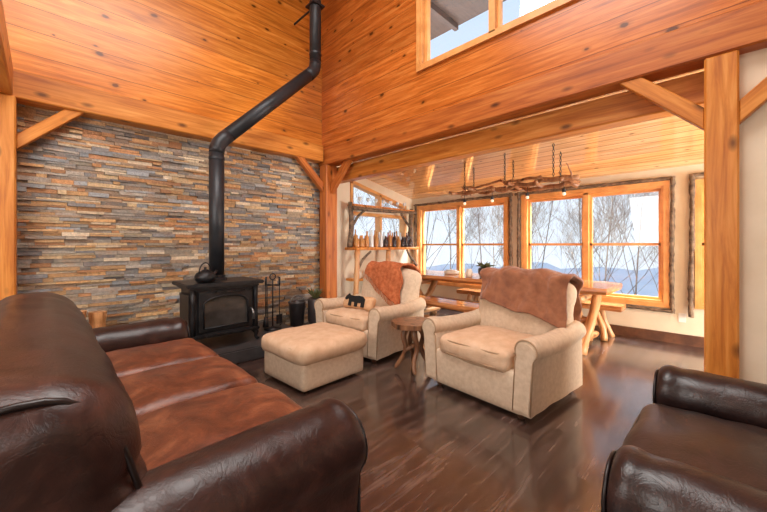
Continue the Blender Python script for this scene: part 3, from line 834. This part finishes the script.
for i in range(7):
    bm = bmesh.new(); lathe(bm, [(.03, 0), (.004, .01), (.004, .06), (.035, .10), (.03, .14)], 12)
    mk(bm, 'wine_glass', botm[2], loc=(4.0+i*.2, 4.60, 1.967), smooth=True, label='clear stemmed glass on the upper shelf', category='glass', group='glasses on the upper shelf')
for i in range(6):
    jar('mug', 3.98+i*.25, 4.60, .662, .05, .11, (creamC, redC, potM)[i % 3], 'ceramic jar on the lower bar shelf')

# ------------------------------------------------------------ branch chandelier
cx, cyy, czz = 4.55, 2.10, 2.02
e = empty('branch_chandelier', (cx, cyy, czz), 0, label='rustic branch chandelier hanging over the dining table', category='chandelier')
def wob(p0, p1, n, a, sd):
    p0 = Vector(p0); p1 = Vector(p1)
    return [p0.lerp(p1, i/n)+noise.noise_vector(Vector((i*.55, sd, 0)))*a for i in range(n+1)]
for i, (p0, p1, r) in enumerate((((-.14, -.9, .02), (-.10, .88, .0), .036), ((.16, -.84, -.02), (.12, .85, .04), .034), ((-.2, -.5, .06), (.1, .8, .12), .022))):
    bm = bmesh.new(); tube(bm, wob(p0, p1, 14, .08, i*3.3), [r*(1-.45*t/14) for t in range(15)], 8); mk(bm, 'branch', branchM, e, smooth=True)
for i in range(6):
    y = -.75+i*.30
    bm = bmesh.new(); tube(bm, wob((-.3+R()*.08, y, 0), (.3, y+.1*(R()-.5), .03), 6, .06, i), [.024-.011*t/6 for t in range(7)], 7); mk(bm, 'cross_branch', branchM, e, smooth=True)
for i in range(9):
    y = -.85+i*.21; s = random.choice((-1, 1))
    bm = bmesh.new(); tube(bm, wob((s*.12, y, 0), (s*(.2+R()*.15), y+.3*(R()-.5), .02+R()*.26), 5, .05, i+20), [.013-.008*t/5 for t in range(6)], 5); mk(bm, 'twig', branchM, e, smooth=True)
for y in (-.62, 0, .62):
    for s in (-1, 1):
        bm = bmesh.new(); top = cz(cx+s*.13)-czz
        for q in range(int(top/.035)):
            zz = .03+q*.035; ring = [(s*.13+(.011*math.cos(a*PI/4) if q % 2 else 0), y+(0 if q % 2 else .011*math.cos(a*PI/4)), zz+.021*math.sin(a*PI/4)) for a in range(8)]
            tube(bm, ring, .004, 4, closed=True)
        mk(bm, 'chain', iron, e)
for i, y in enumerate((-.70, -.25, .25, .70)):
    bm = bmesh.new(); tube(bm, [(0, y, 0), (0, y, -.08)], .004, 6); lathe(bm, [(.022, -.12), (.024, -.08), (.01, -.07)], 12, (0, y, 0)); mk(bm, 'lamp_socket', iron, e)
    bm = bmesh.new(); bmesh.ops.create_uvsphere(bm, u_segments=16, v_segments=10, radius=.022, matrix=Matrix.Translation((0, y, -.138))); mk(bm, 'bulb', bulbM, e, smooth=True)

# wall outlet
bm = bmesh.new(); box(bm, XW-.008, XW, .34, .41, .28, .39); mk(bm, 'wall_outlet', whiteP, label='white electrical outlet on the beige wall', category='outlet')

# ------------------------------------------------------------ outdoors
def gz(x, y):
    return -2.0-.28*(x-6)
def hillgrid():
    bm = bmesh.new(); N = 24; rows = []
    for i in range(N+1):
        rows.append([bm.verts.new((6.5+i*2, -20+j*3, gz(6.5+i*2, 0)+noise.noise(Vector((i*.3, j*.3, 0))))) for j in range(N+1)])
    for i in range(N):
        for j in range(N): bm.faces.new((rows[i][j], rows[i+1][j], rows[i+1][j+1], rows[i][j+1]))
    return bm
mk(hillgrid(), 'hillside', slopeM, smooth=True, label='leaf-covered slope falling away below the house', category='ground', kind='stuff')
bm = bmesh.new(); rows = []
for i in range(9):
    row = []
    for j in range(61):
        a = math.radians(-40+j*2.2); d_ = 180+i*30
        hgt = -72+54*math.sin(min(1, i/6)*PI/2)+24*noise.noise(Vector((j*.16, i*.25, 3)))+4*noise.noise(Vector((j*.7, i*.5, 3)))-(j-10)*.3
        row.append(bm.verts.new((d_*math.cos(a), d_*math.sin(a), hgt)))
    rows.append(row)
for i in range(8):
    for j in range(60): bm.faces.new((rows[i][j], rows[i+1][j], rows[i+1][j+1], rows[i][j+1]))
mk(bm, 'mountain_ridge', hillM, smooth=True, label='haze-tinted pale blue mountain ridge across the valley', category='mountain')

def branch(bm, p, d, L, r, dep):
    n = 4 if dep > 1 else 3; pts = [p.copy()]; rr = [r]
    dd = d.copy()
    for i in range(n):
        dd = (dd+Vector((R()-.5, R()-.5, R()-.35))*.28).normalized()
        pts.append(pts[-1]+dd*L/n); rr.append(max(.0026, r*(1-.5*(i+1)/n)))
    tube(bm, pts, rr, 5 if dep > 2 else 3)
    if dep <= 0: return
    for k_ in range(4):
        t = random.uniform(.3, 1); i = min(n-1, int(t*n)); q = pts[i].lerp(pts[i+1], t*n-i)
        side = Vector((R()-.5, R()-.5, R()*.45)).normalized()
        branch(bm, q, (dd*.8+side*.8).normalized(), L*random.uniform(.42, .64), rr[i]*.5, dep-1)
for i, (x, y, hgt, r) in enumerate(((9.5, 2.0, 4.2, .028), (10.5, 4.6, 4.6, .034), (9.0, 6.6, 4.0, .03), (13, 3.2, 6, .036), (12.5, 8.2, 5.5, .034), (16, 12.5, 7, .045), (9.8, .6, 4.0, .024), (11.5, 6.4, 5.0, .032), (7.6, 9.4, 4.5, .03), (14, .9, 5.5, .032), (10.2, 8.6, 4.5, .03), (12.2, 2.0, 5.2, .03), (8.6, 4.4, 3.4, .022), (15, 6.0, 6.5, .036))):
    bm = bmesh.new(); z0 = gz(x, y)
    branch(bm, Vector((x, y, z0-.3)), Vector((0, 0, 1)), hgt+(-z0)*.35, r, 5)
    mk(bm, 'bare_tree', trunkM, smooth=True, label='leafless winter tree outside the windows', category='tree', group='bare trees outside')

# ------------------------------------------------------------ world, lights, camera
w = bpy.data.worlds.new('World'); bpy.context.scene.world = w; w.use_nodes = True
nt = w.node_tree; bg = nt.nodes['Background']
tc = nt.nodes.new('ShaderNodeTexCoord'); sp = nt.nodes.new('ShaderNodeSeparateXYZ'); rp = nt.nodes.new('ShaderNodeValToRGB')
nt.links.new(tc.outputs['Generated'], sp.inputs[0]); nt.links.new(sp.outputs[2], rp.inputs[0]); nt.links.new(rp.outputs[0], bg.inputs[0])
rp.color_ramp.elements[0].position = 0; rp.color_ramp.elements[0].color = (.55, .61, .67, 1)
rp.color_ramp.elements[1].position = .6; rp.color_ramp.elements[1].color = (.38, .49, .64, 1)
bg.inputs[1].default_value = 1.85

def area(name, loc, target, sx, sy, power, col):
    l = bpy.data.lights.new(name, 'AREA'); l.shape = 'RECTANGLE'; l.size = sx; l.size_y = sy; l.energy = power; l.color = col
    o = bpy.data.objects.new(name, l); o.location = loc
    o.rotation_euler = (Vector(target)-Vector(loc)).to_track_quat('-Z', 'Y').to_euler(); C.objects.link(o); return o
area('overhead_fill', (.6, 1.2, 5.4), (.8, 1.6, 0), 2.6, 2.6, 200, (1, .98, .95))  # added soft fill from overhead; stands for no fixture in the room
area('rear_fill', (-2.6, -3.0, 3.2), (2.6, 3.5, 1.6), 3, 2.5, 135, (1, .98, .96))  # added fill from behind the camera; the rear walls have no window
area('outer_sky_fill', (6.35, 2.2, 2.95), (4.0, 2.0, .3), 4.5, .9, 1250, (.82, .91, 1))  # added lamp out of sight above the panes, boosting the daylight
area('dining_ceiling_fill', (4.6, -2.6, .9), (4.7, 2.2, 2.3), 1.8, 1.2, 250, (1, .98, .95))  # added low lamp, out of view, aimed up to brighten the dining ceiling
area('stone_wall_fill', (-2.4, 1.5, 2.2), (1.6, 4.8, 1.4), 2, 2, 95, (1, .98, .95))  # added side fill to brighten the stonework, not a wall lamp

cam = bpy.data.cameras.new('Camera'); cam.lens = 16; cam.sensor_width = 36; cam.shift_y = -11/767; cam.clip_start = .02; cam.clip_end = 2000
co = bpy.data.objects.new('Camera', cam); co.location = (0, 0, H); co.rotation_euler = (PI/2, 0, -PI/4); C.objects.link(co)
bpy.context.scene.camera = co
bpy.context.scene.view_settings.view_transform = 'Standard'
bpy.context.scene.view_settings.exposure = 0.0
